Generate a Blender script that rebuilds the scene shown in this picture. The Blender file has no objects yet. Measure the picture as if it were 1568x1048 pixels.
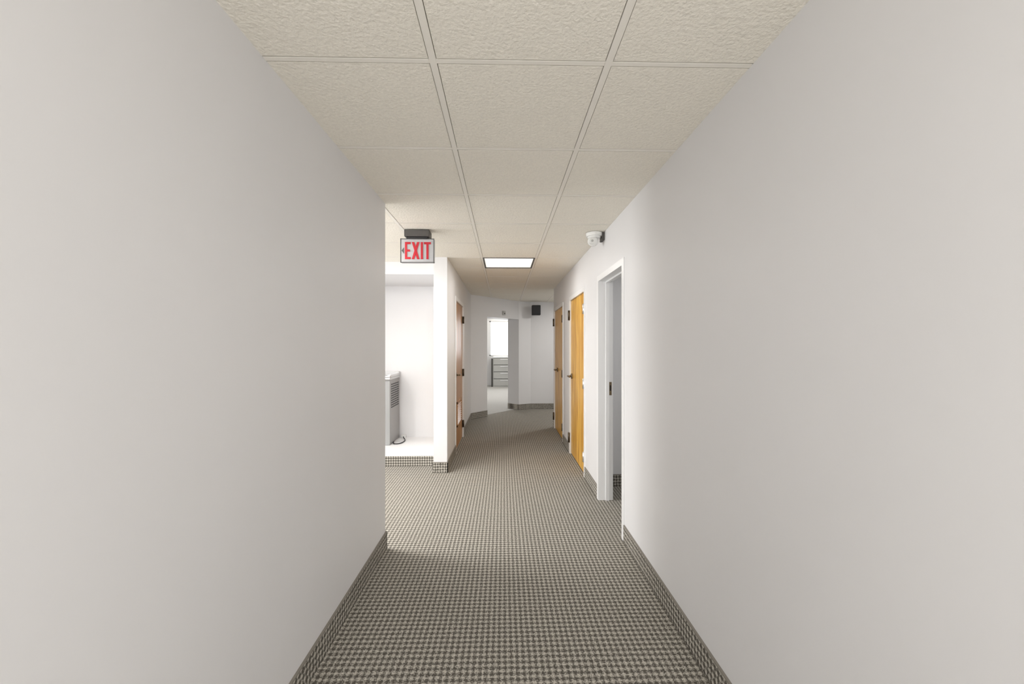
import bpy, bmesh, math
from mathutils import Vector, Matrix
S = bpy.context.scene
S.view_settings.view_transform = 'Standard'
S.view_settings.look = 'None'
S.view_settings.exposure = 0.0
CZ = 2.396   # ceiling height
BH = 0.12    # carpet base height

# ------------------------------------------------------------ materials
def base(name):
    m = bpy.data.materials.new(name); m.use_nodes = True
    nt = m.node_tree
    return m, nt, nt.nodes['Principled BSDF']
def mat(name, col, rough=0.5, metal=0.0, var=0.0, vscale=3.0, bump=0.0, bscale=200.0, emit=0.0, bdist=.003):
    m, nt, b = base(name)
    N, L = nt.nodes, nt.links
    b.inputs['Base Color'].default_value = (*col, 1)
    b.inputs['Roughness'].default_value = rough
    b.inputs['Metallic'].default_value = metal
    tc = N.new('ShaderNodeTexCoord')
    if var:
        n = N.new('ShaderNodeTexNoise'); n.inputs['Scale'].default_value = vscale; n.inputs['Detail'].default_value = 2
        L.new(tc.outputs['Object'], n.inputs['Vector'])
        mx = N.new('ShaderNodeMix'); mx.data_type = 'RGBA'
        mx.inputs['A'].default_value = (*[c*(1-var) for c in col], 1)
        mx.inputs['B'].default_value = (*[min(1, c*(1+var)) for c in col], 1)
        L.new(n.outputs['Fac'], mx.inputs['Factor']); L.new(mx.outputs['Result'], b.inputs['Base Color'])
    if bump:
        n2 = N.new('ShaderNodeTexNoise'); n2.inputs['Scale'].default_value = bscale; n2.inputs['Detail'].default_value = 3
        L.new(tc.outputs['Object'], n2.inputs['Vector'])
        bp = N.new('ShaderNodeBump'); bp.inputs['Strength'].default_value = bump; bp.inputs['Distance'].default_value = bdist
        L.new(n2.outputs['Fac'], bp.inputs['Height']); L.new(bp.outputs['Normal'], b.inputs['Normal'])
    if emit:
        b.inputs['Emission Color'].default_value = (*col, 1)
        b.inputs['Emission Strength'].default_value = emit
    return m
def carpet(name, wall=False, pu=0.0275, pv=0.031, nf=5.0, lo=-1.05, hi=.6):
    m, nt, b = base(name)
    N, L = nt.nodes, nt.links
    tc = N.new('ShaderNodeTexCoord'); sp = N.new('ShaderNodeSeparateXYZ')
    L.new(tc.outputs['Object'], sp.inputs[0])
    def M(op, a, c=None, d=None):
        x = N.new('ShaderNodeMath'); x.operation = op
        for i, v in enumerate((a, c, d)):
            if v is None: continue
            if isinstance(v, (int, float)): x.inputs[i].default_value = v
            else: L.new(v, x.inputs[i])
        return x.outputs[0]
    if wall:
        u = M('ADD', sp.outputs[0], sp.outputs[1]); v = sp.outputs[2]
    else:
        u, v = sp.outputs[0], sp.outputs[1]
    nz = N.new('ShaderNodeTexNoise'); nz.inputs['Scale'].default_value = 150; nz.inputs['Detail'].default_value = 3
    L.new(tc.outputs['Object'], nz.inputs['Vector'])
    nv = M('SUBTRACT', nz.outputs['Fac'], 0.5)
    su = M('SINE', M('MULTIPLY', u, 2*math.pi/pu))
    sv = M('SINE', M('MULTIPLY', v, 2*math.pi/pv))
    s = M('MULTIPLY', M('ADD', su, sv), 0.5)
    s = M('ADD', s, M('MULTIPLY', nv, nf))
    mr = N.new('ShaderNodeMapRange'); mr.inputs['From Min'].default_value = lo; mr.inputs['From Max'].default_value = hi
    L.new(s, mr.inputs['Value'])
    mx = N.new('ShaderNodeMix'); mx.data_type = 'RGBA'
    mx.inputs['A'].default_value = (0.585, 0.55, 0.485, 1)
    mx.inputs['B'].default_value = (0.105, 0.096, 0.082, 1)
    L.new(mr.outputs[0], mx.inputs['Factor']); L.new(mx.outputs['Result'], b.inputs['Base Color'])
    b.inputs['Roughness'].default_value = 0.95
    b.inputs['Specular IOR Level'].default_value = 0.1
    bp = N.new('ShaderNodeBump'); bp.inputs['Strength'].default_value = 0.4; bp.inputs['Distance'].default_value = 0.003; bp.invert = True
    L.new(mr.outputs[0], bp.inputs['Height']); L.new(bp.outputs['Normal'], b.inputs['Normal'])
    return m
def wood(name, c1, c2, rough=0.35):
    m, nt, b = base(name)
    N, L = nt.nodes, nt.links
    tc = N.new('ShaderNodeTexCoord'); mp = N.new('ShaderNodeMapping')
    mp.inputs['Scale'].default_value = (9, 9, 0.55)
    L.new(tc.outputs['Object'], mp.inputs['Vector'])
    n = N.new('ShaderNodeTexNoise'); n.inputs['Scale'].default_value = 2.0; n.inputs['Detail'].default_value = 6; n.inputs['Distortion'].default_value = 1.6
    L.new(mp.outputs[0], n.inputs['Vector'])
    r = N.new('ShaderNodeValToRGB'); r.color_ramp.elements[0].position = .36; r.color_ramp.elements[1].position = .62
    r.color_ramp.elements[0].color = (*c1, 1); r.color_ramp.elements[1].color = (*c2, 1)
    L.new(n.outputs['Fac'], r.inputs[0]); L.new(r.outputs[0], b.inputs['Base Color'])
    b.inputs['Roughness'].default_value = rough
    return m

M_WALL = mat('painted_drywall', (0.785, 0.78, 0.785), 0.5, var=0.03, vscale=1.6)
M_WHITE = mat('white_trim_paint', (0.86, 0.86, 0.86), 0.35)
M_TILE = mat('acoustic_tile', (0.885, 0.845, 0.755), 0.9, var=0.10, vscale=110, bump=0.75, bscale=85, bdist=.005)
M_GRID = mat('ceiling_grid_metal', (0.89, 0.855, 0.78), 0.5)
M_PLEN = mat('plenum_dark', (0.06, 0.055, 0.05), 0.9)
M_CARP = carpet('loop_carpet')
M_BASE = carpet('carpet_base', True, 0.028, 0.030, 3.5, -.75, .35)
M_BIND = mat('carpet_binding', (0.24, 0.22, 0.19), 0.9)
M_OFF = mat('office_carpet', (0.46, 0.45, 0.43), 0.95, var=0.15, vscale=60)
M_OAK = wood('honey_oak', (0.54, 0.245, 0.025), (0.86, 0.52, 0.10))
M_BRN = wood('brown_oak', (0.38, 0.17, 0.05), (0.62, 0.33, 0.12), 0.36)
M_BRONZE = mat('dark_bronze', (0.10, 0.075, 0.05), 0.35, 0.8)
M_BRASS = mat('aged_brass', (0.24, 0.18, 0.11), 0.35, 0.9)
M_CHROME = mat('satin_chrome', (0.72, 0.72, 0.73), 0.3, 0.9)
M_BLACK = mat('black_plastic', (0.012, 0.012, 0.014), 0.5)
M_DGRAY = mat('dark_metal', (0.09, 0.085, 0.08), 0.5, 0.3)
M_SIGN = mat('brushed_sign_face', (0.47, 0.47, 0.48), 0.4, 0.2, var=0.03, vscale=30)
M_RED = mat('red_lettering', (0.50, 0.012, 0.025), 0.4)
M_PLAST = mat('white_plastic', (0.85, 0.85, 0.83), 0.35)
M_PANEL = mat('light_diffuser', (1.0, 0.97, 0.90), 0.6, emit=0.8)
M_PANEL.cycles.emission_sampling = 'NONE'
M_STEEL = mat('stainless_steel', (0.6, 0.6, 0.6), 0.25, 0.9)
M_FBODY = mat('cooler_enamel', (0.34, 0.34, 0.335), 0.4, 0.2)
M_CAB = mat('cabinet_enamel', (0.52, 0.52, 0.50), 0.5)
M_GLASSY = mat('window_frame_alu', (0.7, 0.7, 0.7), 0.4, 0.4)

# ------------------------------------------------------------ builder
class B:
    def __init__(s): s.bm = bmesh.new(); s.mats = []
    def mi(s, m):
        if m not in s.mats: s.mats.append(m)
        return s.mats.index(m)
    def prism(s, pts, z0, z1, m, M=None):
        a = sum(pts[i][0]*pts[(i+1)%len(pts)][1]-pts[(i+1)%len(pts)][0]*pts[i][1] for i in range(len(pts)))
        if a < 0: pts = pts[::-1]
        lo = [s.bm.verts.new((p[0], p[1], z0)) for p in pts]; hi = [s.bm.verts.new((p[0], p[1], z1)) for p in pts]
        n = len(pts); k = s.mi(m); fs = [s.bm.faces.new(lo[::-1]), s.bm.faces.new(hi)]
        for i in range(n): fs.append(s.bm.faces.new((lo[i], lo[(i+1)%n], hi[(i+1)%n], hi[i])))
        for f in fs: f.material_index = k
        if M:
            for v in lo+hi: v.co = M @ v.co
        return lo+hi
    def box(s, x0, x1, y0, y1, z0, z1, m, M=None):
        return s.prism([(x0, y0), (x1, y0), (x1, y1), (x0, y1)], z0, z1, m, M)
    def seg(s, p0, p1, t, z0, z1, m):
        d = (Vector(p1)-Vector(p0)).normalized(); n = Vector((-d.y, d.x))*t
        s.prism([tuple(p0), tuple(p1), (p1[0]+n.x, p1[1]+n.y), (p0[0]+n.x, p0[1]+n.y)], z0, z1, m)
    def cyl(s, c, r, h, axis, m, r2=None, seg=24):
        R = {'X': Matrix.Rotation(math.pi/2, 4, 'Y'), 'Y': Matrix.Rotation(-math.pi/2, 4, 'X'), 'Z': Matrix.Identity(4)}[axis]
        r_ = bmesh.ops.create_cone(s.bm, cap_ends=True, segments=seg, radius1=r, radius2=r if r2 is None else r2, depth=h, matrix=Matrix.Translation(c) @ R)
        k = s.mi(m)
        for f in {f for v in r_['verts'] for f in v.link_faces}: f.material_index = k; f.smooth = len(f.verts) == 4
    def sph(s, c, r, m, sc=(1, 1, 1)):
        r_ = bmesh.ops.create_uvsphere(s.bm, u_segments=24, v_segments=14, radius=r, matrix=Matrix.Translation(c) @ Matrix.Diagonal((*sc, 1)))
        k = s.mi(m)
        for f in {f for v in r_['verts'] for f in v.link_faces}: f.material_index = k; f.smooth = True
    def done(s, name, parent=None, bevel=0):
        me = bpy.data.meshes.new(name); s.bm.to_mesh(me); s.bm.free()
        for m in s.mats: me.materials.append(m)
        o = bpy.data.objects.new(name, me); S.collection.objects.link(o)
        if parent: o.parent = parent
        if bevel:
            md = o.modifiers.new('bevel', 'BEVEL'); md.width = bevel; md.segments = 2; md.limit_method = 'ANGLE'
        return o
def empty(name, loc=(0, 0, 0)):
    e = bpy.data.objects.new(name, None); S.collection.objects.link(e); e.empty_display_size = .1
    return e

# ------------------------------------------------------------ floor
b = B(); b.box(-4.6, 3.3, -2.7, 14.4, -0.1, 0.0, M_CARP); b.done('floor')
A = Vector((-.626, 7.65)); C = Vector((.336, 8.78)); d = (C-A).normalized(); nrm = Vector((-d.y, d.x)); TH = 0.31
P1 = A+(C-A)*0.31
b = B(); b.prism([tuple(P1+nrm*.1), tuple(C+nrm*.1), tuple(C+nrm*TH), (.25, 9.3), (1.3, 9.3), (1.3, 14.2), (-3.0, 14.2), (-3.0, 8.0), tuple(P1+nrm*TH)], 0.0, 0.004, M_OFF)
b.done('floor_office')

# ------------------------------------------------------------ ceiling
X0, Y0, T = -0.244, 1.385-0.61*7, 0.61
fix = set()
def cell(x, y): return (math.floor((x-X0)/T), math.floor((y-Y0)/T))
FIX = [(0.06, 4.7), (0.06, -0.5), (-1.8, 3.5), (1.9, 7.8), (-0.5, 11.0)]  # the unseen fixture behind the camera is added to brighten the near corridor
for f in FIX: fix.add(cell(*f))
root = empty('ceiling')
b = B()
i0, i1 = math.floor((-4.6-X0)/T), math.ceil((3.2-X0)/T); j1 = math.ceil((14.3-Y0)/T)
b.box(X0+i0*T, X0+i1*T, Y0, Y0+j1*T, CZ+0.05, CZ+0.08, M_PLEN)
g = 0.0145
for i in range(i0, i1):
    for j in range(0, j1):
        if (i, j) in fix: continue
        b.box(X0+i*T+g, X0+(i+1)*T-g, Y0+j*T+g, Y0+(j+1)*T-g, CZ, CZ+0.012, M_TILE)
b.done('acoustic_tiles', root)
b = B()
for i in range(i0, i1+1): b.box(X0+i*T-.012, X0+i*T+.012, Y0, Y0+j1*T, CZ-.002, CZ+.03, M_GRID)
for j in range(0, j1+1):
    for i in range(i0, i1): b.box(X0+i*T+.012, X0+(i+1)*T-.012, Y0+j*T-.009, Y0+j*T+.0095, CZ-.0002, CZ+.03, M_GRID)
b.done('tee_grid', root)

def troffer(x, y, emis, ls):
    i, j = cell(x, y); xa, ya = X0+i*T+.012, Y0+j*T+.012; xb, yb = xa+T-.024, ya+T-.024
    e = empty('ceiling_light')
    b = B(); w = 0.016
    b.box(xa, xb, ya, ya+w, CZ-.006, CZ+.03, M_DGRAY); b.box(xa, xb, yb-w, yb, CZ-.006, CZ+.03, M_DGRAY)
    b.box(xa, xa+w, ya+w, yb-w, CZ-.006, CZ+.03, M_DGRAY); b.box(xb-w, xb, ya+w, yb-w, CZ-.006, CZ+.03, M_DGRAY)
    b.done('frame', e)
    b = B(); b.box(xa+w, xb-w, ya+w, yb-w, CZ+.004, CZ+.02, M_PANEL)
    b.done('diffuser', e)
    l = bpy.data.lights.new('lamp', 'AREA'); l.shape = 'SQUARE'; l.size = ls; l.energy = emis; l.color = (1, .98, .95)
    o = bpy.data.objects.new('lamp', l); o.location = ((xa+xb)/2, (ya+yb)/2, CZ-.012); S.collection.objects.link(o); o.parent = e
for f, en, ls in zip(FIX, [8, 11, 9, 22, 30], [.5, .5, .5, .15, .5]): troffer(*f, en, ls)
def downlight(x, y, en):
    e = empty('recessed_downlight')
    b = B(); b.cyl((x, y, CZ-.006), .10, .010, 'Z', M_PLAST, .09); b.done('trim_ring', e)
    b = B(); b.cyl((x, y, CZ-.0115), .075, .002, 'Z', M_PANEL); b.done('lens', e)
    l = bpy.data.lights.new('lamp', 'AREA'); l.shape = 'DISK'; l.size = .15; l.energy = en; l.color = (1, .985, .96)
    o = bpy.data.objects.new('lamp', l); o.location = (x, y, CZ-.016); S.collection.objects.link(o); o.parent = e
downlight(-1.55, 3.03, 24); downlight(-2.45, 3.0, 30)

# ------------------------------------------------------------ walls
H = CZ
XL, XR = -.82, .872
W = M_WALL
fw = .05; FO = fw-.008
b = B(); b.box(XL-.12, XL, -2.6, 2.78, 0, H, W); b.done('wall_left')
b = B(); b.box(-4.5, XL-.12, 2.66, 2.78, 0, H, W); b.done('wall_alcove_near')
b = B(); b.box(XL-.12, XR+.12, -2.7, -2.6, 0, H, W); b.done('wall_back')
DO = [(2.90, 3.62), (4.28, 5.20), (5.84, 6.80)]; DH = 2.0
b = B(); ys = -2.6
for y0, y1 in DO:
    b.box(XR, XR+.12, ys, y0-FO, 0, H, W); b.box(XR, XR+.12, y0-FO, y1+FO, DH+FO, H, W); ys = y1+FO
b.box(XR, XR+.12, ys, 6.89, 0, H, W); b.done('wall_right')
b = B(); b.box(XR+.12, 3.2, 6.77, 6.89, 0, H, W); b.done('wall_side_hall')
b = B(); b.box(3.08, 3.2, 6.89, 8.92, 0, H, W); b.done('wall_side_hall_end')
b = B(); b.box(XR+.12, 2.6, 3.98, 4.1, 0, H, W); b.box(2.6, 2.72, 2.0, 4.1, 0, H, W); b.box(XR+.12, 2.6, 1.9, 2.0, 0, H, W); b.done('wall_side_room')
XP = -.626; LD = (5.24, 6.18)
b = B()
b.box(XP-.15, XP, 4.44, LD[0]-FO, 0, H, W); b.box(XP-.15, XP, LD[0]-FO, LD[1]+FO, DH+.01+FO, H, W)
b.box(XP-.15, XP, LD[1]+FO, 7.65, 0, H, W); b.done('wall_inner_left')
b = B()
b.box(-4.5, -2.4, 4.69, 4.81, 0, H, W)
b.box(-2.4, XP-.15, 4.69, 5.65, 2.25, H, W)
b.box(-2.52, -2.4, 4.81, 5.77, 0, H, W)
b.box(-2.4, XP-.15, 5.65, 5.77, 0, H, W)
b.box(-2.4, XP-.15, 4.69, 5.65, 0, .125, M_WHITE)   # raised white ledge of the recess
b.done('wall_alcove_back')
b = B(); wy0, wy1, wz0, wz1 = 2.88, 3.95, .35, 2.25
b.box(-4.6, -4.5, 2.66, wy0, 0, H, W); b.box(-4.6, -4.5, wy1, 4.81, 0, H, W)
b.box(-4.6, -4.5, wy0, wy1, 0, wz0, W); b.box(-4.6, -4.5, wy0, wy1, wz1, H, W); b.done('wall_alcove_end')
b = B()
for a0, a1, c0, c1 in ((wy0, wy1, wz0, wz0+.05), (wy0, wy1, wz1-.05, wz1), (wy0, wy0+.05, wz0, wz1), (wy1-.05, wy1, wz0, wz1), ((wy0+wy1)/2-.02, (wy0+wy1)/2+.02, wz0, wz1)):
    b.box(-4.58, -4.52, a0, a1, c0, c1, M_GLASSY)
b.done('window_1')
b = B()
def pt(v): return (v.x, v.y)
b.prism([pt(A), pt(P1), pt(P1+nrm*TH), pt(A+nrm*TH)], 0, H, W)
b.prism([pt(P1), pt(C), pt(C+nrm*TH), pt(P1+nrm*TH)], 1.995, H, W)
b.done('wall_diagonal')
E1 = Vector((.61, 8.92))
b = B(); b.prism([pt(C), pt(E1), (3.2, 8.92), (3.2, 9.1), (.4, 9.1), pt(C+nrm*TH)], 0, H, W); b.done('wall_far')
b = B()
b.box(-3.1, A.x-.15, 7.53, 7.65, 0, H, W); b.box(-3.12, -3.0, 7.65, 14.2, 0, H, W); b.box(1.3, 1.42, 9.1, 14.2, 0, H, W)
b.done('wall_office_side')
ox0, ox1, oz0, oz1 = -.50, .95, 1.05, 2.30
b = B(); b.box(-3.1, ox0, 14.2, 14.32, 0, H, W); b.box(ox1, 1.42, 14.2, 14.32, 0, H, W)
b.box(ox0, ox1, 14.2, 14.32, 0, oz0, W); b.box(ox0, ox1, 14.2, 14.32, oz1, H, W); b.done('wall_office_end')
b = B()
for a0, a1, c0, c1 in ((ox0, ox1, oz0, oz0+.04), (ox0, ox1, oz1-.04, oz1), (ox0, ox0+.04, oz0, oz1), (ox1-.04, ox1, oz0, oz1), (.2, .24, oz0, oz1)):
    b.box(a0, a1, 14.22, 14.28, c0, c1, M_GLASSY)
b.done('window_2')

# ------------------------------------------------------------ baseboards (carpet strips)
def basebd(name, segs, t=.010):
    b = B()
    for p0, p1 in segs:
        b.seg(p0, p1, t, 0, BH-.006, M_BASE); b.seg(p0, p1, t+.001*(1 if t > 0 else -1), BH-.006, BH, M_BIND)
    b.done(name)
basebd('baseboard_left', [((XL, -2.6), (XL, 2.79))], -.010)
basebd('baseboard_alcove_near', [((XL+.01, 2.78), (-4.5, 2.78))], -.010)
basebd('baseboard_right', [((XR, -2.6), (XR, DO[0][0]-fw)), ((XR, DO[0][1]+fw), (XR, DO[1][0]-fw)), ((XR, DO[1][1]+fw), (XR, DO[2][0]-fw)), ((XR, DO[2][1]+fw), (XR, 6.9))])
basebd('baseboard_inner_left', [((XP, 4.43), (XP, LD[0]-fw)), ((XP, LD[1]+fw), (XP, 7.65))], -.010)
b = B(); b.box(XP-.16, XP+.01, 4.43, 4.44, 0, BH-.006, M_BASE); b.box(XP-.16, XP+.01, 4.429, 4.44, BH-.006, BH, M_BIND); b.done('baseboard_pier')
b = B(); b.box(-4.5, XP-.15, 4.68, 4.69, 0, BH-.001, M_BASE); b.done('baseboard_alcove')
b = B()
for p0, p1 in ((P1, A), (E1, C), (Vector((3.08, 8.92)), E1)):
    b.seg(pt(p0), pt(p1), .010, 0, BH-.006, M_BASE); b.seg(pt(p0), pt(p1), .011, BH-.006, BH, M_BIND)
b.seg(pt(C), pt(C+nrm*TH), .010, 0, BH, M_BASE)
b.done('baseboard_far')
basebd('baseboard_side_room', [((2.6, 3.98), (XR+.12, 3.98))])
basebd('baseboard_side_hall', [((XR, 6.89), (3.08, 6.89))])

# ------------------------------------------------------------ door frames
def frame(b, x_in, sgn, y0, y1, h, depth=.12):
    o = .008*sgn
    xa, xb = sorted((x_in+o, x_in-depth*sgn-o))
    b.box(xa, xb, y0-fw, y0, 0, h+fw, M_WHITE); b.box(xa, xb, y1, y1+fw, 0, h+fw, M_WHITE); b.box(xa, xb, y0, y1, h, h+fw, M_WHITE)
    xs = x_in-.06*sgn; xs0, xs1 = sorted((xs, xs-.03*sgn))
    b.box(xs0, xs1, y0, y0+.014, 0, h, M_WHITE); b.box(xs0, xs1, y1-.014, y1, 0, h, M_WHITE); b.box(xs0, xs1, y0+.014, y1-.014, h-.014, h, M_WHITE)
b = B(); frame(b, XR, -1, *DO[0], DH)
b.box(XR+.092, XR+.115, DO[0][1]-.003, DO[0][1]+.001, .96, 1.08, M_BRASS)
b.box(XR+.098, XR+.109, DO[0][1]-.004, DO[0][1]+.001, 1.0, 1.05, M_BLACK)
b.done('trim_doorway')
b = B(); frame(b, XR, -1, *DO[1], DH); b.done('trim_closet')
b = B(); frame(b, XR, -1, *DO[2], DH); b.done('trim_closet_far')
b = B(); frame(b, XP, 1, *LD, DH+.01, .15); b.done('trim_restroom')

def door(name, xf, sgn, y0, y1, h, m, hinge_y, hinge_m, other_y, other_m, lever_y, ldir, louver=False):
    e = empty(name)
    xa, xb = sorted((xf-.012*sgn, xf-.056*sgn))
    b = B(); b.box(xa, xb, y0+.003, y1-.003, .012, h-.003, m); b.done('leaf', e, .002)
    b = B()
    for z in (.21, 1.0, 1.81):
        b.cyl((xf+.008*sgn, hinge_y, z), .011, .11, 'Z', hinge_m, seg=12)
        q = sorted((xf-.0115*sgn, xf-.004*sgn)); b.box(q[0], q[1], hinge_y-.03, hinge_y+.03, z-.055, z+.055, hinge_m)
    if other_y is not None:
        for z in (.21, 1.81):
            b.cyl((xf+.012*sgn, other_y, z), .016, .13, 'Z', other_m, seg=12)
    b.done('hinges', e)
    b = B(); xs = xf-.012*sgn
    b.cyl((xs+.006*sgn, lever_y, 1.02), .033, .014, 'X', M_BRASS); b.cyl((xs+.03*sgn, lever_y, 1.02), .011, .05, 'X', M_BRASS, seg=14)
    b.cyl((xs+.052*sgn, lever_y+ldir*.055, 1.02), .010, .13, 'Y', M_BRASS, seg=14)
    b.sph((xs+.052*sgn, lever_y+ldir*.12, 1.02), .011, M_BRASS); b.sph((xs+.052*sgn, lever_y-ldir*.01, 1.02), .012, M_BRASS)
    b.done('lever_handle', e)
    if louver:
        b = B(); l0, l1 = y0+.2, y1-.2; x1 = xs+.012*sgn; q = sorted((xs, x1))
        b.box(q[0], q[1], l0, l1, .30, .325, m); b.box(q[0], q[1], l0, l1, .615, .64, m); b.box(q[0], q[1], l0, l0+.025, .30, .64, m); b.box(q[0], q[1], l1-.025, l1, .30, .64, m)
        for k in range(9):
            z = .335+k*.031
            M = Matrix.Translation((xs+.004*sgn, 0, z)) @ Matrix.Rotation(math.radians(35)*sgn, 4, 'Y')
            b.box(-.010, .010, l0+.02, l1-.02, -.002, .002, m, M)
        b.done('louver_vent', e)
door('door_1', XR, -1, *DO[1], DH, M_OAK, DO[1][0]+.008, M_CHROME, DO[1][1]+.012, M_BRONZE, DO[1][1]-.08, -1)
door('door_2', XR, -1, *DO[2], DH, M_OAK, DO[2][0]+.008, M_BRONZE, DO[2][1]+.012, M_BRONZE, DO[2][1]-.30, -1)
door('door_3', XP, 1, *LD, DH+.01, M_BRN, LD[1]-.008, M_BRONZE, None, None, LD[0]+.10, 1, True)

# ------------------------------------------------------------ exit sign
e = empty('exit_sign'); ex, ey = -.732, 3.40
b = B(); b.box(ex-.105, ex+.105, ey-.03, ey+.09, 2.335, CZ-.004, M_DGRAY); b.box(ex-.09, ex+.09, ey-.015, ey+.055, 2.32, 2.336, M_BLACK); b.done('canopy', e, .004)
b = B(); z0, z1 = 2.118, 2.322
b.box(ex-.143, ex+.143, ey, ey+.045, z0, z1, M_SIGN); b.done('housing', e, .008)
b = B()
r = .004
for q in ((ex-.143, ex+.143, z0, z0+r), (ex-.143, ex+.143, z1-r, z1), (ex-.143, ex-.143+r, z0, z1), (ex+.143-r, ex+.143, z0, z1)):
    b.box(q[0], q[1], ey-.003, ey+.003, q[2], q[3], M_DGRAY)
b.done('rim', e)
b = B(); lh = .145; zb = 2.147; st = .018; yf = ey-.004
def lb(x0, x1, za, zb_): b.box(x0, x1, yf, ey+.001, za, zb_, M_RED)
x = ex-.104; w = .048; zt = zb+lh
lb(x, x+st, zb, zt); lb(x+st, x+w, zb, zb+st); lb(x+st, x+w, zt-st, zt); lb(x+st, x+w*.88, (zb+zt)/2-st/2, (zb+zt)/2+st/2)
x = ex-.046; w = .064
for sgn in (1, -1):
    x_a, x_b = (x, x+w-st*1.1) if sgn == 1 else (x+w-st*1.1, x)
    v = b.box(0, 1, yf-(.0005 if sgn == 1 else 0), ey+.001, zb, zt, M_RED)
    for q in v:
        base_x = x_a if q.co.z < (zb+zt)/2 else x_b
        q.co.x = base_x + (st*1.15 if q.co.x > .5 else 0)
x = ex+.030; lb(x, x+st, zb, zt)
x = ex+.057; w = .058; lb(x, x+w, zt-st, zt); lb(x+w/2-st/2, x+w/2+st/2, zb, zt-st)
b.done('lettering', e)
b = B(); cx = ex-.132; cz = (zb+zt)/2
b.prism([(cx, -.0), (cx+.018, -.026), (cx+.018, .026)], 0, .003, M_DGRAY, Matrix.Translation((0, yf+.003, cz)) @ Matrix.Rotation(math.pi/2, 4, 'X')); b.done('chevron', e)

# ------------------------------------------------------------ dome camera
e = empty('security_camera'); sx, sy = .790, 3.46
b = B(); b.cyl((sx, sy, CZ-.018), .068, .030, 'Z', M_PLAST, .072); b.cyl((sx, sy, CZ-.040), .055, .016, 'Z', M_PLAST); b.done('mount', e, .002)
b = B(); b.sph((sx-.012, sy-.01, CZ-.075), .046, M_PLAST); b.cyl((sx-.03, sy-.05, CZ-.085), .024, .03, 'Y', M_PLAST); b.done('ball_housing', e)
b = B(); b.cyl((sx-.03, sy-.067, CZ-.085), .010, .006, 'Y', M_CAB); b.done('lens', e)
b = B(); b.box(XR-.022, XR, sy-.04, sy+.05, CZ-.07, CZ-.004, M_DGRAY); b.done('junction_box', e, .002)

# ------------------------------------------------------------ water cooler
e = empty('drinking_fountain'); fx1 = -1.465; fx0 = -1.92; fy0, fy1 = 5.15, 5.648
b = B(); b.box(fx0, fx1, fy0+.02, fy1, .127, .97, M_FBODY); b.done('cabinet', e, .006)
b = B(); zt = 1.045
b.prism([(fx0-.012, fy0-.01), (fx1+.012, fy0-.01), (fx1+.012, fy1), (fx0-.012, fy1)], .97, 1.0, M_STEEL)
b.box(fx0-.012, fx1+.012, fy0-.01, fy0+.02, 1.0, zt-.02, M_STEEL); b.box(fx0-.012, fx1+.012, fy1-.08, fy1, 1.0, zt+.01, M_STEEL)
b.box(fx0-.012, fx0+.03, fy0+.02, fy1-.08, 1.0, zt-.01, M_STEEL); b.box(fx1-.03, fx1+.012, fy0+.02, fy1-.08, 1.0, zt-.01, M_STEEL)
b.done('basin', e, .006)
b = B(); b.cyl((fx0+.1, fy1-.11, 1.07), .012, .08, 'Z', M_CHROME); b.sph((fx0+.1, fy1-.12, 1.11), .02, M_CHROME); b.cyl((fx1-.1, fy0-.018, .985), .02, .02, 'Y', M_CHROME); b.done('bubbler', e)
b = B()
for k in range(11):
    z = .60+k*.030
    for c in range(4):
        y = fy0+.08+c*.095
        b.box(fx1-.001, fx1+.003, y, y+.075, z, z+.014, M_BLACK)
b.done('side_grille', e)
b = B(); b.box(-1.43, -1.37, 5.60, 5.648, .126, .16, M_PLAST); b.done('plug', e, .004)
cu = bpy.data.curves.new('power_cord', 'CURVE'); cu.dimensions = '3D'; cu.bevel_depth = .006
sp = cu.splines.new('BEZIER'); P = [(-1.47, 5.35, .134), (-1.40, 5.22, .134), (-1.33, 5.35, .134), (-1.40, 5.60, .14)]
sp.bezier_points.add(len(P)-1)
for q, p in zip(sp.bezier_points, P): q.co = p; q.handle_left_type = q.handle_right_type = 'AUTO'
o = bpy.data.objects.new('power_cord', cu); cu.materials.append(M_BLACK); S.collection.objects.link(o); o.parent = e

# ------------------------------------------------------------ wall speaker, sensor, cabinet
e = empty('wall_speaker')
b = B(); b.box(.62, .81, 8.66, 8.80, 2.085, 2.30, M_BLACK); b.done('cabinet', e, .012)
b = B(); b.box(.635, .795, 8.652, 8.662, 2.10, 2.285, M_BLACK); b.done('grille', e, .003)
b = B(); b.cyl((.715, 8.86, 2.2), .015, .13, 'Y', M_DGRAY); b.box(.68, .75, 8.905, 8.92, 2.16, 2.24, M_DGRAY); b.done('bracket', e)
Q = A+(C-A)*.65
Mx = Matrix.Translation((Q.x, Q.y, 2.10)) @ Matrix.Rotation(math.atan2(d.y, d.x), 4, 'Z')
b = B(); b.box(-.035, .035, -.03, 0, -.045, .045, M_CAB, Mx); b.cyl((Q.x-nrm.x*.03, Q.y-nrm.y*.03, 2.09), .014, .02, 'Y', M_DGRAY); b.done('motion_sensor')

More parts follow.
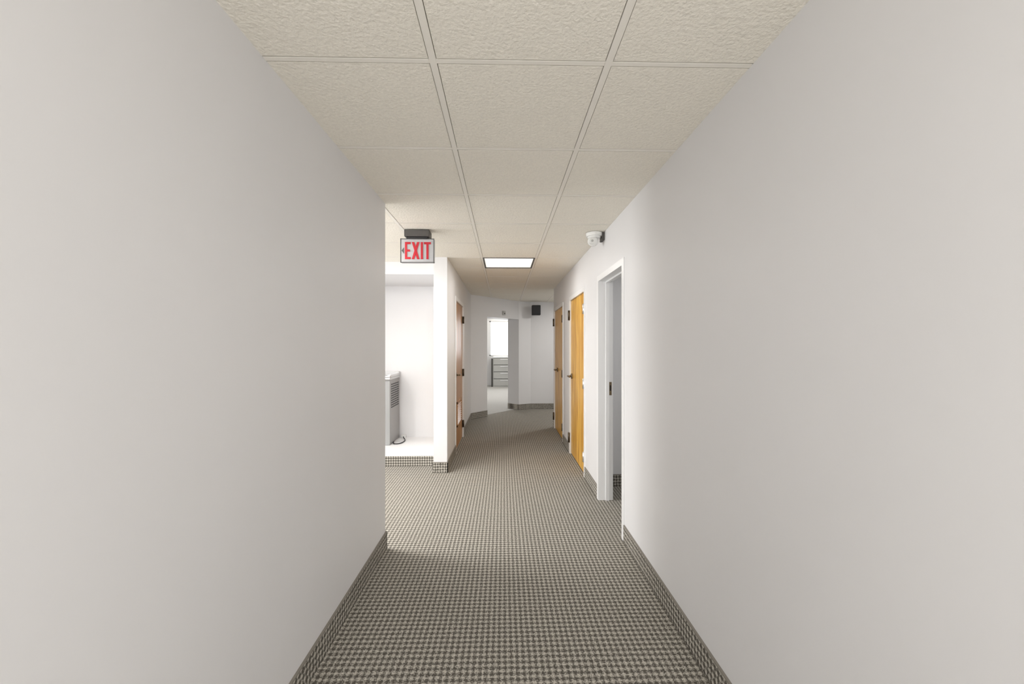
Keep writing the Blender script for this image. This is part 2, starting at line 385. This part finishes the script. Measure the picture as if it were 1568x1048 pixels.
e = empty('filing_cabinet'); c0, c1, cy0, cy1 = -.36, .55, 13.66, 14.18
b = B(); b.box(c0, c1, cy0, cy1, .005, 1.02, M_CAB); b.box(c0-.06, c0-.002, cy0+.02, cy1, .005, .99, M_DGRAY); b.done('carcass', e)
b = B()
for k in range(4):
    z = .05+k*.24; b.box(c0+.02, c1-.02, cy0-.018, cy0, z, z+.22, M_CAB)
b.done('drawers', e, .004)
b = B()
for k in range(4):
    z = .05+k*.24+.17; b.box(c0+.25, c1-.25, cy0-.034, cy0-.018, z, z+.02, M_CHROME); b.box(c0+.02, c1-.02, cy0-.006, cy0, z+.052, z+.068, M_DGRAY)
b.done('handles', e)

# ------------------------------------------------------------ lighting
w = bpy.data.worlds.new('overcast'); S.world = w; w.use_nodes = True
w.node_tree.nodes['Background'].inputs[0].default_value = (.92, .96, 1, 1); w.node_tree.nodes['Background'].inputs[1].default_value = 2.0
def area(name, loc, rot, sx, sy, en, col=(1, 1, 1)):
    l = bpy.data.lights.new(name, 'AREA'); l.shape = 'RECTANGLE'; l.size = sx; l.size_y = sy; l.energy = en; l.color = col
    o = bpy.data.objects.new(name, l); o.location = loc; o.rotation_euler = rot; S.collection.objects.link(o)
area('daylight_west_window', (-4.49, 3.42, 1.3), (0, -math.pi/2, 0), 1.8, 1.0, 72, (.97, .98, 1))
area('daylight_office_window', (.22, 14.19, 1.68), (-math.pi/2, 0, 0), 1.4, 1.2, 55, (.97, .98, 1))
area('fill_behind_camera', (0.02, -2.58, 1.1), (math.pi/2, 0, 0), 1.6, 2.0, 68, (1, .992, .982))  # added fill behind the camera; the back wall has no window
area('side_room_fill', (1.8, 3.0, 2.3), (0, 0, 0), .6, .6, 7)  # added weak fill without a fixture, brightens the side room

cam = bpy.data.cameras.new('camera'); co = bpy.data.objects.new('camera', cam); S.collection.objects.link(co)
co.location = (0, 0, 1.41); co.rotation_euler = (math.pi/2, 0, -.0213)
cam.sensor_width = 36; cam.lens = 610/1568*36; cam.shift_y = 6/1568; cam.clip_start = .02
S.camera = co
